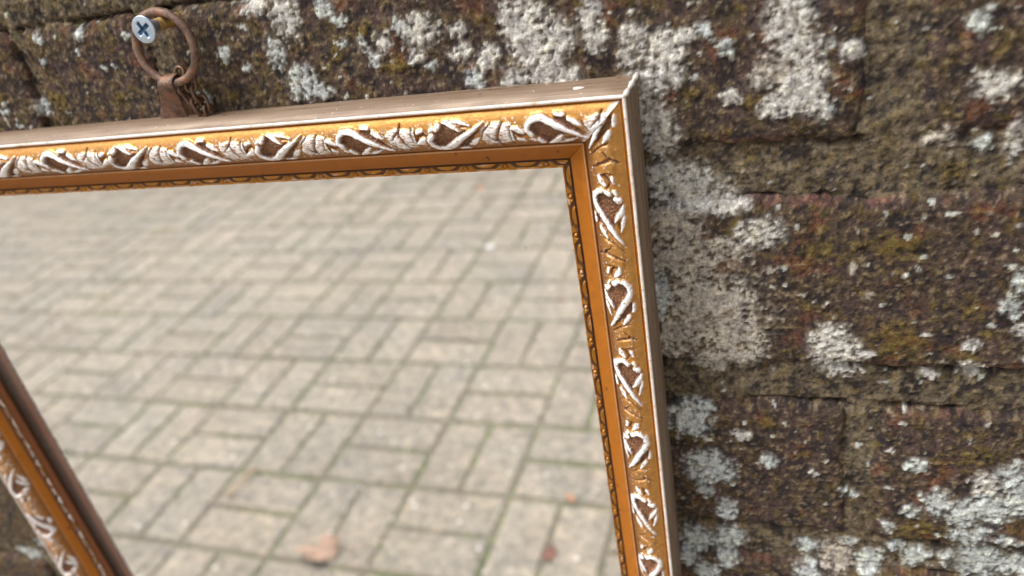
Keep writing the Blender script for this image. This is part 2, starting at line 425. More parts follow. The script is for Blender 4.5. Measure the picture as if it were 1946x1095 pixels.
def field(X, Z, B):
    """largest (1 - distance/radius) over the blobs, and the kind of that blob"""
    f = np.full(X.shape, -1.0); kd = np.zeros(X.shape)
    x0, x1, z0, z1 = X.min(), X.max(), Z.min(), Z.max()
    for bx, bz, rx, rz, k in B:
        if bx + 2.2 * rx < x0 or bx - 2.2 * rx > x1 or bz + 2.2 * rz < z0 or bz - 2.2 * rz > z1: continue
        d = 1 - np.sqrt(((X - bx) / rx) ** 2 + ((Z - bz) / rz) ** 2)
        up = d > f; f = np.where(up, d, f); kd = np.where(up, k, kd)
    return f, kd

def masonry(X, Z, is_brick, tint=0.0, edge=None, redness=0.0):
    """colour (linear) and relief (m) of wall points X, Z; edge = metres to the brick's rim"""
    mm = 1000.0
    wx = X + 0.0016 * fbm(X * 300, Z * 300, 3, 41); wz = Z + 0.0016 * fbm(X * 300, Z * 300, 3, 52)
    big = fbm(X * 28, Z * 28, 3, 1); mid = fbm(X * 110, Z * 110, 4, 2); fin = fbm(X * 420, Z * 420, 3, 3)
    grit = pnoise(X * 800, Z * 800, 4); mo = fbm(X * 150 + 5, Z * 150, 4, 9); dk = fbm(X * 150, Z * 150, 4, 13); rd = fbm(X * 60, Z * 60, 3, 17)
    if is_brick:
        c = np.zeros(X.shape + (3,)) + s2l((80, 66, 56))
        c = mixc(c, s2l((83, 66, 62)), sstep(-0.2, 0.35, rd + tint) * 0.85)
        c = mixc(c, s2l((112, 72, 52)), sstep(0.12, 0.5, fbm(X * 75, Z * 75, 3, 23) - 0.1) * 0.75)
        h = 0.0006 * big + 0.0003 * mid + 0.00024 * fin + 0.00013 * grit
    else:
        c = np.zeros(X.shape + (3,)) + s2l((104, 92, 75))
        c = mixc(c, s2l((130, 118, 98)), sstep(0.0, 0.4, mid) * 0.7)
        h = 0.0007 * big + 0.0007 * mid + 0.0005 * fin + 0.00025 * grit
    mk = sstep(0.02, 0.42, mo + 0.25 * fin + 0.35 * fbm(X * 22, Z * 22, 2, 83) + (0.05 if is_brick else 0.0) + 0.16 * sstep(-0.12, -0.26, X) - 0.13 * sstep(-0.06, 0.0, X))
    c = mixc(c, s2l((92, 77, 45)), mk * (0.75 if is_brick else 0.5))
    c = mixc(c, s2l((40, 37, 41)), sstep(0.0, 0.4, dk + 0.3 * fin) * 0.85)
    c = mixc(c, s2l((150, 132, 108)), sstep(0.22, 0.55, fin + 0.5 * grit) * 0.6)
    c = mixc(c, s2l((36, 31, 29)), sstep(0.2, 0.5, -fin - 0.5 * grit) * 0.75)
    if edge is not None:      # bare red body where the arrises have flaked
        e = sstep(0.0035, 0.0008, edge) * sstep(0.0, 0.3, fbm(X * 50, Z * 50, 3, 29) + redness)
        c = mixc(c, s2l((110, 74, 66)), e * 0.7 * sstep(-0.35, 0.25, fin + mid))
    # yellow-green moss
    fy, _ = field(wx, wz, YBa)
    y = np.maximum(sstep(-0.2, 0.5, 0.55 * fy + 0.8 * fin + 0.45 * mid + 0.35 * grit), sstep(0.34, 0.55, fbm(X * 230, Z * 230, 4, 33)) * 0.7)
    c = mixc(c, s2l((116, 97, 40)), y * 0.62); h = h + 0.0003 * y
    # lichen crusts
    fl, kd = field(wx, wz, LBa)
    raw = fl * 0.8 + 0.26 * mid + 0.42 * fin + 0.34 * grit
    m = np.maximum(sstep(-0.10, 0.26, raw), 0.45 * sstep(-0.45, 0.1, fl + 0.3 * mid))
    m = m * (0.35 + 0.65 * sstep(-0.55, 0.05, fin + 0.7 * grit + 0.9 * fl))
    lc = np.where((kd == 0)[..., None], s2l((206, 203, 196)), np.where((kd == 1)[..., None], s2l((180, 172, 160)), s2l((196, 201, 198))))
    lc = lc * (1 + 0.22 * np.clip(fin, -1, 1) + 0.12 * grit)[..., None]
    lc = mixc(lc, s2l((124, 108, 88)), sstep(0.0, 0.5, -0.6 * mid - 0.7 * fin - 0.4 * grit) * np.where(kd == 1, 0.9, 0.5))
    c = mixc(c, lc, m * 0.95)
    # small flecks of the same crusts
    sp = sstep(0.70, 0.80, pnoise(X * 300, Z * 300, 61) + 0.12 * fin + 0.3 * big)
    c = mixc(c, s2l((196, 197, 188)), sp * 0.85); h = h + 0.0003 * sp
    h = h + m * (0.0004 + 0.0004 * fin + 0.00025 * grit)
    return np.clip(c, 0.004, 1), h

JOINT = 0.0165; BH = 0.0587; CP = BH + JOINT; BLN = 0.215
Z1 = CZ - 0.0819                       # bottom of the course behind the top rail
rows = []
c0 = int(math.floor((Z1 - 0.0) / CP))
wall = empty('brick_wall', (-0.1, 0.0, 0.0), 'old brick wall crusted with white lichen and olive moss', 'wall')
wl = np.array([-0.1, 0.0, 0.0])
bricks = []
rb = random.Random(21)
k = 0
for r in range(-c0, 13):
    zb = Z1 + r * CP
    if zb < 0.0 or zb > 1.92: continue
    # perpend positions; the rows in the picture follow the photograph
    if r == 0: cuts = [(-1.62, -1.40), (-1.388, -1.17), (-1.158, -0.94), (-0.928, -0.71), (-0.70, -0.487), (-0.475, -0.2672), (-0.2628, -0.2085), (-0.1985, 0.0185), (0.0325, 0.248), (0.26, 0.475), (0.487, 0.70), (0.712, 0.93), (0.942, 1.16), (1.172, 1.40)]
    else:
        ph = {-1: -0.102, -2: 0.0175, -3: -0.09, -4: 0.02}.get(r, (0.0185 if r % 2 == 0 else -0.095) + rb.uniform(-0.012, 0.012))
        cuts = []
        x1 = ph; 
        while x1 > -1.5: cuts.append((x1 - BLN, x1)); x1 -= BLN + 0.0105
        x0 = ph + 0.0105
        while x0 < 1.35: cuts.append((x0, x0 + BLN)); x0 += BLN + 0.0105
    for x0, x1 in cuts: bricks.append((r, x0, x1, zb, zb + BH))

def seen(x, z):
    p = RM.T @ np.array([x, D, z - CZ])
    if p[2] <= 0: return False
    u, v = CPX + F_PX * p[:2] / p[2]
    if not (-15 < u < 1961 and -15 < v < 1110): return False
    fx, fz = x * 0.908, (z - CZ) * 0.908
    return not (-0.380 < fx < -0.046 and -0.498 < fz < -0.064)
def brick_mesh(r, x0, x1, z0, z1, res, seed):
    ex = 0.0015
    nu = max(4, int((x1 - x0 + 2 * ex) / res)); nv = max(4, int((z1 - z0 + 2 * ex) / res))
    xs = np.linspace(x0 - ex, x1 + ex, nu); zs = np.linspace(z0 - ex, z1 + ex, nv)
    X, Z = np.meshgrid(xs, zs, indexing='ij')
    wob = 0.0013 * fbm(X * 120, Z * 120, 3, seed % 97) + 0.0016 * fbm(X * 30, Z * 30, 2, seed % 89)
    dx = np.minimum(X - x0, x1 - X); dz = np.minimum(Z - z0, z1 - Z)
    rr = 0.005                       # worn round arris
    ax = np.clip(rr - dx, 0, None); az = np.clip(rr - dz, 0, None)
    edge = rr - np.hypot(ax, az) + wob * sstep(0.012, 0.0, np.minimum(dx, dz))
    edge = np.where((ax == 0) & (az == 0), np.minimum(dx, dz), edge)
    c, h = masonry(X, Z, True, {0: 0.05, -1: -0.05, -2: 0.12}.get(r, 0.08 * math.sin(seed)), edge, 0.05 if r in (0, -1) else -0.1)
    e = np.clip(edge / 0.0045, 0, 1)
    drop = 0.0030 * (1 - np.sqrt(np.clip(1 - (1 - e) ** 2, 0, 1))) + np.where(edge < 0, -edge * 2.2, 0)
    off = 0.0008 * math.sin(seed * 2.3) + 0.0006
    Wd = off + h - drop
    V = np.stack([X, -Wd, Z], -1).reshape(-1, 3)
    C = c.reshape(-1, 3)
    Q = grid_quads(nu, nv)
    # body behind the face
    idx = np.arange(nu * nv).reshape(nu, nv)
    rim = np.concatenate([idx[:, 0], idx[-1, 1:], idx[-2::-1, -1], idx[0, -2:0:-1]])
    n0 = len(V); bk = V[rim].copy(); bk[:, 1] = 0.10
    V = np.concatenate([V, bk]); C = np.concatenate([C, C[rim]])
    a = np.arange(len(rim)); b = (a + 1) % len(rim)
    Q = np.concatenate([Q, np.stack([rim[b], rim[a], n0 + a, n0 + b], -1)])
    return V - wl, Q, C
bricks.sort(key=lambda q: math.hypot((q[1] + q[2]) / 2 + 0.1, (q[3] + q[4]) / 2 - CZ + 0.15))
far = []
for n, (r, x0, x1, z0, z1) in enumerate(bricks):
    vis = any(seen(x, z) for x in np.linspace(x0, x1, 14) for z in np.linspace(z0, z1, 5))
    cx, cz = (x0 + x1) / 2, (z0 + z1) / 2 - CZ
    near = -0.85 < cx < 0.55 and -0.62 < cz < 0.32
    res = 0.00065 if vis else (0.0032 if near else 0.013)
    V, Q, C = brick_mesh(r, x0, x1, z0, z1, res, n + 3)
    if n < 300: link('brick', mesh_np('brick', V, Q, True, C), wall, M['wall'])
    else: far.append((V, Q, C))
if far:
    n0 = 0; Vs = []; Qs = []; Cs = []
    for V, Q, C in far:
        Vs.append(V); Qs.append(Q + n0); Cs.append(C); n0 += len(V)
    o = link('brick_remainder', mesh_np('brick_remainder', np.concatenate(Vs), np.concatenate(Qs), True, np.concatenate(Cs)), wall, M['wall']); o['kind'] = 'stuff'

# mortar: a recessed, crumbling sheet kept only where it can show between the bricks
def mortar_patch(x0, x1, z0, z1, res, fine):
    nu = int((x1 - x0) / res) + 1; nv = int((z1 - z0) / res) + 1
    X, Z = np.meshgrid(np.linspace(x0, x1, nu), np.linspace(z0, z1, nv), indexing='ij')
    din = np.full(X.shape, -1.0); dhz = np.full(X.shape, -1.0)
    for r, a, b, c_, d_ in bricks:
        if b < x0 - 0.02 or a > x1 + 0.02 or d_ < z0 - 0.02 or c_ > z1 + 0.02: continue
        iu0 = max(0, int((a - 0.01 - x0) / res)); iu1 = min(nu, int((b + 0.01 - x0) / res) + 2)
        iv0 = max(0, int((c_ - 0.01 - z0) / res)); iv1 = min(nv, int((d_ + 0.01 - z0) / res) + 2)
        sx = X[iu0:iu1, iv0:iv1]; sz = Z[iu0:iu1, iv0:iv1]
        dd = np.minimum(np.minimum(sx - a, b - sx), np.minimum(sz - c_, d_ - sz))
        din[iu0:iu1, iv0:iv1] = np.maximum(din[iu0:iu1, iv0:iv1], dd)
        dh = np.where((sx > a) & (sx < b), np.minimum(sz - c_, d_ - sz), -1.0)
        dhz[iu0:iu1, iv0:iv1] = np.maximum(dhz[iu0:iu1, iv0:iv1], dh)
    c, h = masonry(X, Z, False)
    gap = sstep(-0.1, 0.3, fbm(X * 25, Z * 90, 3, 71) + 0.05)     # places where the mortar has shrunk from the arris
    crev = gap * np.exp(-((dhz + 0.0002) / 0.0010) ** 2) * 0.0045
    Wd = -0.0014 + h - crev - np.where(din > 0.002, (din - 0.002) * 1.2, 0)
    V = np.stack([X, -Wd, Z], -1).reshape(-1, 3) - wl
    Q = grid_quads(nu, nv)
    keep = (din.reshape(-1)[Q] < 0.006).any(1) if fine else np.ones(len(Q), bool)
    return compact(V, Q[keep], c.reshape(-1, 3))
parts = []
fx0, fx1, fz0, fz1 = -0.50, 0.10, CZ - 0.36, CZ + 0.012
parts.append(mortar_patch(fx0, fx1, fz0, fz1, 0.0008, True))
mx0, mx1, mz0, mz1 = -0.9, 0.6, CZ - 0.66, CZ + 0.36
for a in ((mx0, fx0, mz0, mz1), (fx1, mx1, mz0, mz1), (fx0, fx1, mz0, fz0), (fx0, fx1, fz1, mz1)):
    parts.append(mortar_patch(*a, 0.004, True))
for a in ((-1.5, mx0, 0.0, 1.93), (mx1, 1.38, 0.0, 1.93), (mx0, mx1, 0.0, mz0), (mx0, mx1, mz1, 1.93)):
    parts.append(mortar_patch(*a, 0.012, False))
n0 = 0; Vs = []; Qs = []; Cs = []
for V, Q, C in parts: Vs.append(V); Qs.append(Q + n0); Cs.append(C); n0 += len(V)
link('mortar', mesh_np('mortar', np.concatenate(Vs), np.concatenate(Qs), True, np.concatenate(Cs)), wall, M['wall'])
bx = [(x - wl[0], y, z) for y in (0.03, 0.215) for x, z in ((-1.5, 0), (1.38, 0), (1.38, 1.93), (-1.5, 1.93))]
core = mesh_py('wall_core', bx, [(0, 1, 2, 3), (7, 6, 5, 4), (0, 4, 5, 1), (1, 5, 6, 2), (2, 6, 7, 3), (3, 7, 4, 0)])
link('wall_core', core, wall, M['ground'])

# ------------------------------------------------------------------ mirror
MX0, MX1 = -0.3835, -0.0410
MZ1, MZ0 = CZ - 0.0580, CZ - 0.0580 - 0.444
mirror = empty('wall_mirror', ((MX0 + MX1) / 2, -0.001, MZ0), 'rectangular mirror in carved gilt frame rubbed with white, hung on the wall', 'mirror')
MO = np.array([(MX0 + MX1) / 2, -0.001, MZ0])
W_, H_ = MX1 - MX0, MZ1 - MZ0
RAILS = {  # outer corner, direction, inward, length, white rub and painted-in sky glare on the flat panels, motif start, first type, pitch
    'top': ((MX0, MZ1), (1, 0), (0, -1), W_, 0.85), 'right': ((MX1, MZ1), (0, -1), (-1, 0), H_, 0.12),
    'bottom': ((MX1, MZ0), (-1, 0), (0, 1), W_, 0.35), 'left': ((MX0, MZ0), (0, 1), (1, 0), H_, 0.45)}
def rail_pts(key, s, u, wd):
    """s along, u inward, wd out from the wall, all metres -> mirror-local points"""
    (ox, oz), d, i, Ln, _ = RAILS[key]
    X = ox + d[0] * s + i[0] * u; Z = oz + d[1] * s + i[1] * u
    return np.stack([X, -wd, Z], -1) - MO
def cushion(u):      # mm -> mm
    u = np.asarray(u, float)
    a = 21.0 - 1.7 * (np.clip(6.3 - u, 0, None) / 4.8) ** 2
    b = 4.6 * (np.clip(u - 6.3, 0, None) / 7.2) ** 2.1
    return a - b
PM = 30.4            # one carved leaf to the next
def seg_field(s, t, pts, rads, asp=4.8):
    """soft tapered stroke: 1 on the centre line, 0 at the rim.  t in half-widths, asp mm each"""
    f = np.full(s.shape, -9.0)
    for (p0, r0), (p1, r1) in zip(list(zip(pts, rads))[:-1], list(zip(pts, rads))[1:]):
        ax, ay = p0[0], p0[1] * asp; bx, by = p1[0], p1[1] * asp
        dx, dy = bx - ax, by - ay; q = np.clip(((s - ax) * dx + (t * asp - ay) * dy) / (dx * dx + dy * dy), 0, 1)
        d = np.hypot(s - ax - q * dx, t * asp - ay - q * dy)
        f = np.maximum(f, 1 - d / (r0 + (r1 - r0) * q))
    return f
def poly_field(s, t, poly, asp=4.8):
    """signed distance (mm), positive inside"""
    P = np.array([(a, b * asp) for a, b in poly]); x, y = s, t * asp
    ins = np.zeros(s.shape, bool); dm = np.full(s.shape, 1e9); n = len(P)
    for k in range(n):
        a, b = P[k], P[(k + 1) % n]
        cond = ((a[1] > y) != (b[1] > y)) & (x < (b[0] - a[0]) * (y - a[1]) / (b[1] - a[1] + 1e-12) + a[0])
        ins ^= cond
        dx, dy = b - a; q = np.clip(((x - a[0]) * dx + (y - a[1]) * dy) / (dx * dx + dy * dy + 1e-12), 0, 1)
        dm = np.minimum(dm, np.hypot(x - a[0] - q * dx, y - a[1] - q * dy))
    return np.where(ins, dm, -dm)
STROKES = [ # (along mm, across in half-widths), radii mm, height mm
    ([(5.5, -0.16), (4.5, 0.12), (4.9, 0.50), (6.6, 0.80), (8.8, 0.84), (11.0, 0.62), (14.1, 0.17), (18.1, -0.29), (21.8, -0.76)], [1.05, 0.8, 0.9, 1.1, 1.2, 1.2, 1.1, 0.8, 0.25], 1.3),
    ([(5.3, -0.52), (5.9, -0.60)], [0.65, 0.7], 0.9),
    ([(7.3, -0.58), (7.9, -0.76)], [0.95, 1.15], 1.05),
    ([(9.7, -0.98), (11.2, -0.86), (12.8, -0.62), (14.6, -0.36)], [0.5, 0.95, 0.9, 0.25], 0.95),
    ([(12.6, -0.98), (14.8, -0.86), (18.0, -0.66)], [0.5, 0.7, 0.2], 0.7),
    ([(12.9, 0.98), (14.1, 1.0), (15.3, 0.92)], [0.7, 0.95, 0.7], 0.85),
    ([(16.8, 0.62), (18.3, 0.42), (20.0, 0.2)], [0.7, 1.0, 0.3], 0.7),
    ([(0.4, 0.32), (1.7, 0.22), (3.0, 0.02)], [0.6, 1.15, 0.7], 0.75),
    ([(1.0, -0.45), (2.6, -0.55)], [0.7, 0.5], 0.55)]
PITS = [[(4.8, 0.0), (4.7, 0.45), (6.5, 0.8), (8.8, 0.85), (11, 0.62), (14.1, 0.17), (16.0, -0.05), (17.6, -0.25), (16.2, -0.42), (14.6, -0.38), (12.8, -0.6), (11, -0.85), (9.3, -0.95), (8.2, -0.75), (7.2, -0.5), (5.8, -0.3)],
        [(11.8, 0.55), (12.6, 0.9), (15.8, 0.85), (16.6, 0.55), (19.6, -0.05), (21.5, -0.6), (17.5, -0.2), (14.2, 0.2)],
        [(14.2, -0.5), (16.4, -0.46), (19.4, -0.55), (17.6, -0.68), (14.8, -0.74)]]
SLOTS = [([(26.2, 0.98), (25.1, 0.45), (26.0, -0.1), (27.6, -0.72)], [0.25, 0.75, 0.7, 0.25]), ([(24.9, 0.5), (23.6, 0.25), (22.5, 0.02)], [0.6, 0.35, 0.12]),
         ([(0.1, 0.2), (0.7, -0.12), (2.6, -0.3), (3.8, -0.15)], [0.25, 0.5, 0.5, 0.25]), ([(20.4, 0.4), (21.4, -0.15), (24.0, -0.7)], [0.2, 0.45, 0.2]), ([(29.6, 0.75), (29.2, 0.2), (29.8, -0.4)], [0.15, 0.4, 0.15])]
PANELS = [[(20.4, 0.3), (21.5, 0.62), (25, 0.75), (30.6, 0.6), (30.8, 0.1), (30.4, -0.55), (26.5, -0.72), (23.0, -0.68), (21.2, -0.4)]]
def ornament(s, t):
    H = np.zeros(s.shape); Wt = np.zeros(s.shape); Pit = np.zeros(s.shape); Pn = np.zeros(s.shape)
    for pn in PANELS:
        f = sstep(-0.4, 0.5, poly_field(s, t, pn)); H = np.maximum(H, 0.45 * f); Pn = np.maximum(Pn, f)
    for pt in PITS:
        f = sstep(0.0, 0.75, poly_field(s, t, pt)); Pit = np.maximum(Pit, f); H = H * (1 - f) - 0.75 * f
    for pts, rd in SLOTS:
        f = sstep(0.0, 0.75, seg_field(s, t, pts, rd)); Pit = np.maximum(Pit, f * 0.95); H = H - 0.8 * f
    for pts, rd, hh in STROKES:
        f = seg_field(s, t, pts, [q * 1.04 for q in rd]); k = np.sqrt(np.clip(1 - (1 - np.clip(f, 0, 1)) ** 2, 0, 1))
        H = np.where(f > 0, np.maximum(H, hh * k), H); Wt = np.maximum(Wt, sstep(0.06, 0.45, f))
    Pit = Pit * (1 - Wt)
    return H, Wt, Pit, Pn
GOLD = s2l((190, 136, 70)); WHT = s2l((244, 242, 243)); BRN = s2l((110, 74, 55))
CUS0, CUS1 = 1.75, 13.4
UC, UH = 8.1, 4.8
def carve(key, s0, s1, flip, seed, res=0.26):
    """one carved leaf with its stretch of moulding, s0..s1 along the rail (mm)"""
    _, _, _, Ln, pw = RAILS[key]; Ln = Ln * 1000
    nu = int((s1 - s0) / res) + 2; us = np.concatenate([np.linspace(CUS0, 3.0, 5)[:-1], np.linspace(3.0, 13.0, 40), [13.2, CUS1]])
    Sg, U = np.meshgrid(np.linspace(s0, s1, nu), us, indexing='ij')
    lim0, lim1 = U + 0.05, Ln - U - 0.05                  # mitres
    inside = (Sg > lim0 - 1e-6) & (Sg < lim1 + 1e-6)
    Sc = np.clip(Sg, lim0, lim1)
    t = (UC - U) / UH * (-1 if flip else 1)
    ls = Sc - s0
    wx = 0.22 * fbm(Sc * 0.5, U * 0.5, 2, seed); wy = 0.05 * fbm(Sc * 0.5, U * 0.5 + 9, 2, seed + 2)
    H = Wt = Pit = Pn = 0
    for k in (-1, 0, 1):                    # strokes may run over into the neighbours, which are turned over
        h, wt, pt, pn = ornament(ls - k * PM * (s1 - s0) / PM + wx, (t if k == 0 else -t) + wy)
        if k == 0: H, Wt, Pit, Pn = h, wt, pt, pn
        else:
            H = np.where(np.abs(h) > np.abs(H), h, H); Wt = np.maximum(Wt, wt); Pit = np.maximum(Pit, pt) * (1 - wt); Pn = np.maximum(Pn, pn)
    band = sstep(1.12, 0.95, np.abs(t))
    n1 = fbm(Sc * 0.9, U * 0.9, 3, seed + 5); n2 = pnoise(Sc * 2.2, U * 2.2, seed + 6); ln = fbm(Sc * 0.35, U * 3.2, 3, seed + 7)
    H = H * band + Pit * band * 0.4 * n2 + 0.05 * n1
    Wd = cushion(U) + H * sstep(CUS0, CUS0 + 1.2, U) * sstep(CUS1, CUS1 - 1.0, U)
    C = np.zeros(U.shape + (3,)) + GOLD; met = np.full(U.shape, 0.55)
    C = mixc(C, s2l((140, 88, 40)), sstep(9.0, 13.0, U) * 0.85)
    pan = np.clip(Pn, 0, 1) * band * sstep(0.05, 0.55, pw - 0.42 + 0.75 * ln + 0.3 * n1) * (1 - Pit)
    fleck = band * sstep(1.0, 0.8, np.abs(t)) * sstep(0.50 - 0.18 * pw, 0.62 - 0.18 * pw, n2 * 0.6 + n1 * 0.7) * 0.9
    wh = np.clip(np.maximum(np.maximum(Wt * sstep(-0.62, -0.28, n1 + 0.35 * ln + 0.10 * pw) * band, pan), fleck * (1 - Pit)), 0, 1)
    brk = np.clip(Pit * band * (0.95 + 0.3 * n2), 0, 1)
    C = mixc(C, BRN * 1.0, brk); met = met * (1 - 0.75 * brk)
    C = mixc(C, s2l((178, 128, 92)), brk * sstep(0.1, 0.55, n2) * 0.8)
    C = mixc(C, WHT, wh); met = met * (1 - wh)
    if key == 'top':      # the mitre edge has lost its gilding
        mi = sstep(2.2, 0.6, lim1 - Sc + 0.9 * n1) * sstep(-0.3, 0.1, n1 + 0.25)
        C = mixc(C, WHT, mi); met = met * (1 - mi)
    V = rail_pts(key, Sc / 1000, U / 1000, Wd / 1000).reshape(-1, 3)
    Q = grid_quads(*U.shape); ok = inside.reshape(-1)[Q].any(1)
    if not ok.any(): return None
    V, Q, C, met = compact(V, Q[ok], C.reshape(-1, 3), met.reshape(-1))
    return mesh_np('carved_leaf', V, Q, True, np.concatenate([C, met[:, None]], 1))
def sweep(key, prof, name, parent, mats, midx=None, nseg=40):
    """profile [(u, w) mm] swept along the rail with mitred ends"""
    Ln = RAILS[key][3] * 1000; P = np.array(prof, float)
    u = P[:, 0]; q = np.linspace(0, 1, nseg + 1)[:, None]
    Sg = u[None] + 0.05 + (Ln - 0.1 - 2 * u[None]) * q
    wob = (0.14 if name == 'edge_fillet' else 0.05) * fbm(Sg * (0.09 if name == 'edge_fillet' else 0.03), P[None, :, 1] * 0.2 + Sg * 0, 2, 8) if len(P) else 0
    V = rail_pts(key, Sg / 1000, (u[None] + 0 * Sg) / 1000, (P[:, 1][None] + wob) / 1000).reshape(-1, 3)
    me = mesh_np(name, V, grid_quads(nseg + 1, len(P)), False)
    for m_ in mats: me.materials.append(m_)
    if midx is not None:
        ix = np.tile(np.array(midx, np.int32), nseg); me.polygons.foreach_set('material_index', ix)
    return link(name, me, parent)
BP = 12.9            # one bead to the next
def bead_strip(key, parent, phase):
    Ln = RAILS[key][3] * 1000; U0, U1 = 20.0, 22.2
    nu = int((Ln - 2 * U0) / 0.24); us = np.linspace(U0, U1, 15)
    q = np.linspace(0, 1, nu)[:, None]; Sg = us[None] + (Ln - 2 * us[None]) * q; U = us[None] + 0 * Sg
    t = (U - U0) / (U1 - U0)               # 0 outer .. 1 sight edge
    ls = ((Sg - phase) / BP % 1.0); ls = np.where(ls > 0.5, ls - 1, ls) * BP    # mm from the bead
    pearl = np.clip(1 - np.hypot(ls, (t - 0.42) * 2.2) / 0.72, 0, 1)
    ring = np.exp(-((np.hypot(ls, (t - 0.42) * 2.2) - 0.88) / 0.2) ** 2)
    mound = sstep(-0.3, 0.5, (1.25 + 2.4 * t) - np.abs(ls)) * sstep(0.02, 0.2, t)
    c2 = BP / 2 - np.abs(ls)
    swag = sstep(0.0, 0.35, 1 - (c2 / 3.4) ** 2 - ((t - 0.05) * 2.2 / 1.3) ** 2)
    foot = sstep(0.72, 0.9, t) * 0.8
    H = np.maximum.reduce([0.55 * mound, 0.6 * swag * (1 - 0.4 * np.clip(1 - t * 2, 0, 1)), 0.5 * foot]) - 0.45 * ring
    H = np.maximum(H, np.sqrt(np.clip(1 - (1 - pearl) ** 2, 0, 1)) * 0.95)
    n1 = fbm(Sg * 0.6, U * 1.2, 3, 77)
    Wd = 12.55 + H + 0.05 * n1 - 0.25 * t
    C = np.zeros(U.shape + (3,)) + s2l((166, 108, 32)); met = np.full(U.shape, 0.5)
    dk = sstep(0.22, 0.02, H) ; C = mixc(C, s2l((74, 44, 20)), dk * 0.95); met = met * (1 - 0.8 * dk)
    glint = sstep(0.32, 0.5, fbm(Sg * 0.16, U * 1.3, 3, 91) + (0.36 if key == 'left' else 0.0)) * sstep(0.25, 0.5, H)  # specular glints painted white on the beads, strongest on the left rail
    C = mixc(C, WHT * 0.9, glint * (0.85 if key == 'left' else 0.3)); met = met * (1 - glint)
    V = rail_pts(key, Sg / 1000, U / 1000, Wd / 1000).reshape(-1, 3)
    me = mesh_np('bead_trim', V, grid_quads(*U.shape), True, np.concatenate([C.reshape(-1, 3), met.reshape(-1, 1)], 1))
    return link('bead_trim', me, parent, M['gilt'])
starts = {'top': (-73.7 - (MX0 * 1000)) , 'right': (80.0 - 58.0), 'bottom': 18.0, 'left': 20.0}
first_type = {'top': 0, 'right': 1, 'bottom': 0, 'left': 0}
pitch = {'top': 30.4, 'right': 29.4, 'bottom': 30.4, 'left': 29.4}
for n, key in enumerate(('top', 'right', 'bottom', 'left')):
    Ln = RAILS[key][3] * 1000
    prof = [(0.0, 1.0), (0.0, 19.95), (1.45, 19.4), (1.75, 19.15), (13.4, 16.05), (13.5, 15.7), (13.75, 15.7), (13.85, 16.3), (14.25, 16.45), (14.45, 16.2), (19.0, 13.9), (19.07, 12.35), (19.75, 12.1), (22.2, 12.0), (22.2, 8.7), (17.5, 8.7), (17.5, 1.0), (0.0, 1.0)]
    mid = [0, 1, 1, 4, 3, 3, 2, 6, 6, 2, 3, 3, 3, 4, 3, 3, 5]
    rail = sweep(key, prof, 'frame_rail', mirror, [M['side'] if key in ('top', 'bottom') else M['side_v'], M['flat'], M['flat'], M['dark'], M['lip'], M['back'], M['fillet']], mid)
    # thin worn fillet along the outer edge, glare painted into its white
    sweep(key, [(-0.02, 19.85), (0.02, 20.2), (0.2, 20.4), (0.75, 20.4), (0.95, 20.1), (1.0, 19.3)], 'edge_fillet', rail, [M['line']], None, 160)
    st = starts[key]; pt = pitch[key]; k0 = -int(math.ceil(st / pt)); k = k0
    while st + k * pt < Ln:
        me = carve(key, st + k * pt, st + (k + 1) * pt, (k + first_type[key]) % 2 == 1, 31 + n * 7 + k)
        if me is not None: link('carved_leaf', me, rail, M['gilt'])
        k += 1
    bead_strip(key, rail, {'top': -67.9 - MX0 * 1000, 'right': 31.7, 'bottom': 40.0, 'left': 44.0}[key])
gl = [(MX0 + 0.0178, MZ0 + 0.0178), (MX1 - 0.0178, MZ0 + 0.0178), (MX1 - 0.0178, MZ1 - 0.0178), (MX0 + 0.0178, MZ1 - 0.0178)]
V = [np.array((x, y, z)) - MO for y in (-0.0062, -0.0030) for x, z in gl]
link('mirror_glass', mesh_py('mirror_glass', V, [(3, 2, 1, 0)[::-1], (7, 6, 5, 4)[::-1][::-1], (0, 4, 5, 1), (1, 5, 6, 2), (2, 6, 7, 3), (3, 7, 4, 0)]), mirror, M['mirror'])
# backing board
gl = [(MX0 + 0.012, MZ0 + 0.012), (MX1 - 0.012, MZ0 + 0.012), (MX1 - 0.012, MZ1 - 0.012), (MX0 + 0.012, MZ1 - 0.012)]
V = [np.array((x, y, z)) - MO for y in (-0.0026, -0.0008) for x, z in gl]
link('backing_board', mesh_py('backing_board', V, [(0, 1, 2, 3), (7, 6, 5, 4), (0, 4, 5, 1), (1, 5, 6, 2), (2, 6, 7, 3), (3, 7, 4, 0)]), mirror, M['back'])
# blob of old white paint on the top edge
V = []; Fc = []
pc = np.array([-0.0562, -0.0100, MZ1])
for r_, z_ in ((1.0, 0.0), (0.7, 0.00022), (0.2, 0.0003)):
    for q in range(10):
        a = q / 10 * 2 * math.pi; j = 1 + 0.2 * math.sin(3 * a + 1)
        V.append(pc + np.array((0.0017 * r_ * j * math.cos(a), 0.0011 * r_ * j * math.sin(a), z_ + 0.00003)) - MO)
for r_ in range(2):
    for q in range(10): Fc.append((r_ * 10 + q, r_ * 10 + (q + 1) % 10, (r_ + 1) * 10 + (q + 1) % 10, (r_ + 1) * 10 + q))
Fc.append(tuple(range(20, 30)))
link('paint_drip', mesh_py('paint_drip', V, Fc, True), mirror, M['line'])

cn = []
for q in np.linspace(0, 1, 14):
    cn.append(np.array((MX1 + 0.0001, -0.0205 + 0.0190 * q, MZ1 + 0.0001)) - MO)
V, Fc = tube(cn, [0.0006 + 0.00035 * math.sin(q * 2.1) * math.cos(q * 0.9) for q in range(14)], 8)
link('worn_corner', mesh_py('worn_corner', V, Fc, True), mirror, M['line'])
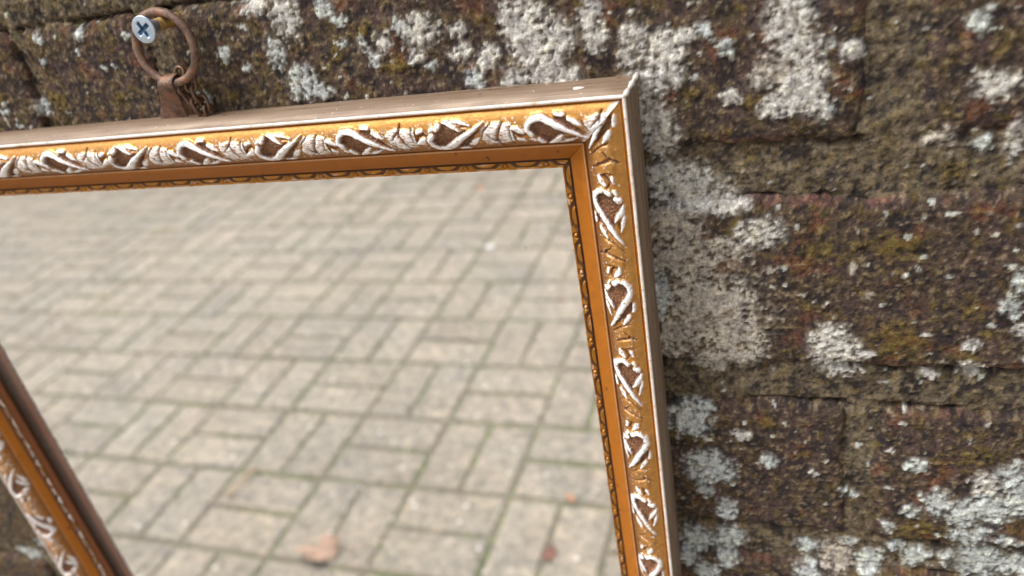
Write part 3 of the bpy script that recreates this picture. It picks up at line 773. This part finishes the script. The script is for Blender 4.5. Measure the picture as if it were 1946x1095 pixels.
# hanger plate, ring and chain on the back of the top rail
RC = np.array([-0.1928, -0.0078, CZ - 0.0336]); RR = 0.0113; RT = 0.00136
def plate_mesh():
    # strap folded round the ring, widening down behind the rail
    path = [(-0.1962, -0.0100, -0.0440, 0.0031), (-0.1965, -0.0103, -0.0452, 0.0032), (-0.1980, -0.0085, -0.0475, 0.0035), (-0.2002, -0.0062, -0.0510, 0.0042), (-0.2028, -0.0042, -0.0552, 0.0053), (-0.205, -0.0024, -0.0600, 0.0066), (-0.205, -0.0022, -0.068, 0.0074)]
    back = [(-0.1955, -0.0090, -0.0428, 0.0030), (-0.1955, -0.0070, -0.0424, 0.0030), (-0.1958, -0.0056, -0.0434, 0.0030), (-0.1965, -0.0052, -0.0455, 0.0043), (-0.1985, -0.0036, -0.050, 0.005), (-0.2005, -0.0016, -0.055, 0.006), (-0.205, -0.0012, -0.068, 0.0072)]
    st = path[::-1] + back
    V = []; Fc = []
    th = 0.0005; n = len(st)
    for i, (x, y, z, hw) in enumerate(st):
        a = np.array(st[max(0, i - 1)][:3]); b = np.array(st[min(n - 1, i + 1)][:3])
        tg = (b - a) / np.linalg.norm(b - a); nn = np.cross([1, 0, 0], tg); nn /= np.linalg.norm(nn)
        for sd in (-1, -0.92, 0.92, 1):
            for o_ in (0, 1):
                tk = th * (0.55 if abs(sd) == 1 else 1.0)
                V.append(np.array((x + sd * hw, y, z + CZ)) + nn * tk * (0.5 - o_) - MO)
    for i in range(n - 1):
        a, b = i * 8, (i + 1) * 8
        loop = [0, 2, 4, 6, 7, 5, 3, 1]
        for k in range(8): Fc.append((a + loop[k], a + loop[(k + 1) % 8], b + loop[(k + 1) % 8], b + loop[k]))
    Fc.append((0, 1, 3, 5, 7, 6, 4, 2)); e = (n - 1) * 8; Fc.append(tuple(e + q for q in (0, 2, 4, 6, 7, 5, 3, 1)))
    return mesh_py('hanger_plate', V, Fc, True)
hp = link('hanger_plate', plate_mesh(), mirror, M['rust'])
pts = []
for q in range(48):
    a = q / 48 * 2 * math.pi
    pts.append(RC + np.array((RR * math.cos(a), 0.0007 * math.sin(a), RR * 1.0 * math.sin(a))) - MO)
V, Fc = tube(pts, [RT * (1 + 0.05 * math.sin(q * 1.7)) for q in range(48)], 12, closed=True)
link('ring', mesh_py('ring', V, Fc, True), hp, M['rust'])
chain = link('chain', None, mirror)
def link_mesh(c, ax, side, ln, wd, rad):
    c = np.array(c); ax = np.array(ax, float); ax /= np.linalg.norm(ax); side = np.array(side, float); side -= ax * (side @ ax); side /= np.linalg.norm(side)
    pts = []
    for q in range(24):
        a = q / 24 * 2 * math.pi; x = math.cos(a); y = math.sin(a)
        pts.append(c + ax * (ln / 2 - wd / 2) * (1 if x > 0 else -1) * min(1, abs(x) * 6) + ax * x * wd / 2 + side * y * wd / 2 - MO)
    V, Fc = tube(pts, rad, 8, closed=True); return mesh_py('chain_link', V, Fc, True)
cl = [((-0.1922, -0.0068, -0.0432), (0.45, 0.2, 1), (1, 0, -0.2), 0.0058, 0.0034), ((-0.1932, -0.0062, -0.0468), (-0.1, 0.2, 1), (0.3, 1, 0), 0.0056, 0.0034),
      ((-0.1922, -0.0056, -0.0505), (-0.35, 0, 1), (1, 0.3, 0.2), 0.0058, 0.0036), ((-0.1908, -0.0048, -0.0540), (-0.2, 0, 1), (0.4, 1, 0), 0.0056, 0.0034), ((-0.1902, -0.0042, -0.0575), (-0.1, 0, 1), (1, 0.2, 0), 0.0058, 0.0036),
      ((-0.1898, -0.0060, -0.0462), (0.1, 0.1, 1), (1, 0.6, 0), 0.0056, 0.0034), ((-0.1890, -0.0052, -0.0498), (-0.15, 0, 1), (0.2, 1, 0.1), 0.0058, 0.0034), ((-0.1882, -0.0046, -0.0535), (-0.1, 0, 1), (1, -0.2, 0), 0.0056, 0.0036), ((-0.1880, -0.0040, -0.057), (0, 0, 1), (0.2, 1, 0), 0.0056, 0.0034)]
for c, ax, sd, ln, wd in cl:
    link('chain_link', link_mesh((c[0], c[1], c[2] + CZ), ax, sd, ln, wd, 0.00062), chain, M['chain'])

# ------------------------------------------------------------------ screw the ring hangs on
SC = hit(274, 56, 0.0158)
screw = empty('screw', (SC[0], 0.0, SC[2]), 'zinc cross-head screw in the brick, holding the rusty ring', 'screw')
def lathe(prof, seg=32):
    V = []; Fc = []
    for y, r in prof:
        for q in range(seg):
            a = q / seg * 2 * math.pi; V.append((r * math.cos(a), y, r * math.sin(a)))
    for i in range(len(prof) - 1):
        for q in range(seg): Fc.append((i * seg + q, (i + 1) * seg + q, (i + 1) * seg + (q + 1) % seg, i * seg + (q + 1) % seg))
    return V, Fc
hr = 0.0042
# head face with a real cross recess: heightfield disc
nr, ns = 26, 72
V = []; Fc = []; dep = []
for i in range(nr):
    r = hr * (i / (nr - 1)) ** 0.9
    for q in range(ns):
        a = q / ns * 2 * math.pi; x = r * math.cos(a); z = r * math.sin(a)
        xr = x * math.cos(0.5) + z * math.sin(0.5); zr = -x * math.sin(0.5) + z * math.cos(0.5)
        arm = min(max(abs(xr) / 0.0027, abs(zr) / 0.00062), max(abs(zr) / 0.0027, abs(xr) / 0.00062))
        dd = 0.0016 * (1 - float(sstep(0.75, 1.1, arm))) * (1 - 0.45 * min(1, r / 0.0027)); dep.append(dd)
        dome = 0.00022 * (1 - (r / hr) ** 2)
        V.append((x, -0.0162 - dome + dd, z))
for i in range(nr - 1):
    for q in range(ns): Fc.append((i * ns + q, i * ns + (q + 1) % ns, (i + 1) * ns + (q + 1) % ns, (i + 1) * ns + q))
n0 = len(V); prof = [(-0.01605, hr * 1.0), (-0.0159, hr * 1.015), (-0.0155, hr * 0.99), (-0.0128, 0.0022), (-0.0105, 0.0020)]
pv_, pf_ = lathe(prof, ns)
V += pv_; Fc += [tuple(n0 + k for k in f) for f in pf_]
for q in range(ns): Fc.append(((nr - 1) * ns + q, (nr - 1) * ns + (q + 1) % ns, n0 + (q + 1) % ns, n0 + q))
me = mesh_py('head', V, Fc, True); me.materials.append(M['zinc']); me.materials.append(M['recess'])
for p in me.polygons:
    vs = [dep[v] for v in p.vertices if v < len(dep)]
    if vs and max(vs) > 0.0004: p.material_index = 1
link('head', me, screw)
prof = [(-0.0128, 0.0014)]
y = -0.0105; k = 0
while y < 0.03:
    prof += [(y, 0.0014), (y + 0.0006, 0.0021), (y + 0.0008, 0.0021), (y + 0.0014, 0.0014)]; y += 0.0019
V, Fc = lathe(prof, 20); link('threaded_shank', mesh_py('threaded_shank', V, Fc, True), screw, M['brass'])

# ------------------------------------------------------------------ litter on the paving
def leaf(name, loc, size, rot, mat, label, lobes=5, curl=0.25, seed=1, cat='leaf'):
    rg = random.Random(seed); n = 60; rings = 6; V = [(0, 0, 0)]; Fc = []
    for j in range(1, rings + 1):
        for q in range(n):
            a = q / n * 2 * math.pi
            rr = (0.62 + 0.38 * abs(math.cos(lobes * a / 2)) ** 0.8 + 0.05 * math.sin(9 * a + seed)) * (0.75 + 0.25 * math.cos(a))
            k = j / rings
            x = size * 0.5 * rr * k * math.cos(a); y = size * 0.42 * rr * k * math.sin(a)
            z = curl * size * (0.28 * (k ** 2) * (0.5 + 0.5 * math.sin(2 * a + seed)) + 0.06 * math.cos(5 * a) * k)
            V.append((x, y, z + 0.001))
    for q in range(n): Fc.append((0, 1 + q, 1 + (q + 1) % n))
    for j in range(rings - 1):
        for q in range(n): Fc.append((1 + j * n + q, 1 + j * n + n + q, 1 + j * n + n + (q + 1) % n, 1 + j * n + (q + 1) % n))
    me = mesh_py('blade', V, Fc, True); me.materials.append(mat)
    e = empty(name, (loc[0], loc[1], 0.0005), label, cat); e.rotation_euler = (0, 0, rot)
    o = link('blade', me, e); md = o.modifiers.new('thickness', 'SOLIDIFY'); md.thickness = 0.0004
    V, Fc = tube([(0.0 - size * 0.25, 0, 0.0015), (-size * 0.5, 0.002, 0.004), (-size * 0.68, 0.006, 0.006)], [0.0008, 0.0008, 0.0006], 6)
    link('stalk', mesh_py('stalk', V, Fc, True), e, mat)
    return e
def ground_at(px, py):
    """photo pixel inside the glass -> the paving point it shows"""
    r = RM @ np.array([px - CPX[0], py - CPX[1], F_PX]); t = CZ / -r[2]
    return r[0] * t, -(r[1] * t - D) - 2 * 0.0066
leaf('fallen_leaf', ground_at(622, 1048), 0.105, 2.9, M['leaf'], 'large curled pale brown dead leaf lying on the paving', 5, 0.55, 3)
leaf('fallen_leaf', ground_at(1082, 948), 0.028, 0.6, M['leaf_orange'], 'small bright orange leaf lying on the paving', 3, 0.5, 5)
leaf('fallen_leaf', ground_at(1045, 1052), 0.04, 1.6, M['leaf_red'], 'dark red leaf curled over a paving joint', 3, 0.5, 7)
leaf('fallen_leaf', ground_at(912, 358), 0.05, 0.2, M['leaf_orange'], 'faded orange leaf lying on the paving far out from the wall', 3, 0.3, 9)
leaf('fallen_leaf', ground_at(1062, 572), 0.022, 0.9, M['leaf_red'], 'tiny red leaf scrap lying alone on the paving', 3, 0.4, 12)
e = tag(leaf('pale_flake', ground_at(926, 470), 0.045, 0.1, M['petal'], '', 2, 0.3, 4), 'white feather-like flake lying on the paving', 'feather')
a = ground_at(488, 892); b = ground_at(432, 950)
V, Fc = tube([(a[0] + (b[0] - a[0]) * q + 0.003 * math.sin(q * 5), a[1] + (b[1] - a[1]) * q, 0.004 + 0.008 * math.sin(q * 3)) for q in np.linspace(0, 1, 9)], [0.003] * 8 + [0.0012], 6)
tag(link('straw_stalk', mesh_py('straw_stalk', V, Fc, True), None, M['straw']), 'thin pale straw stalk lying across the paving', 'straw')
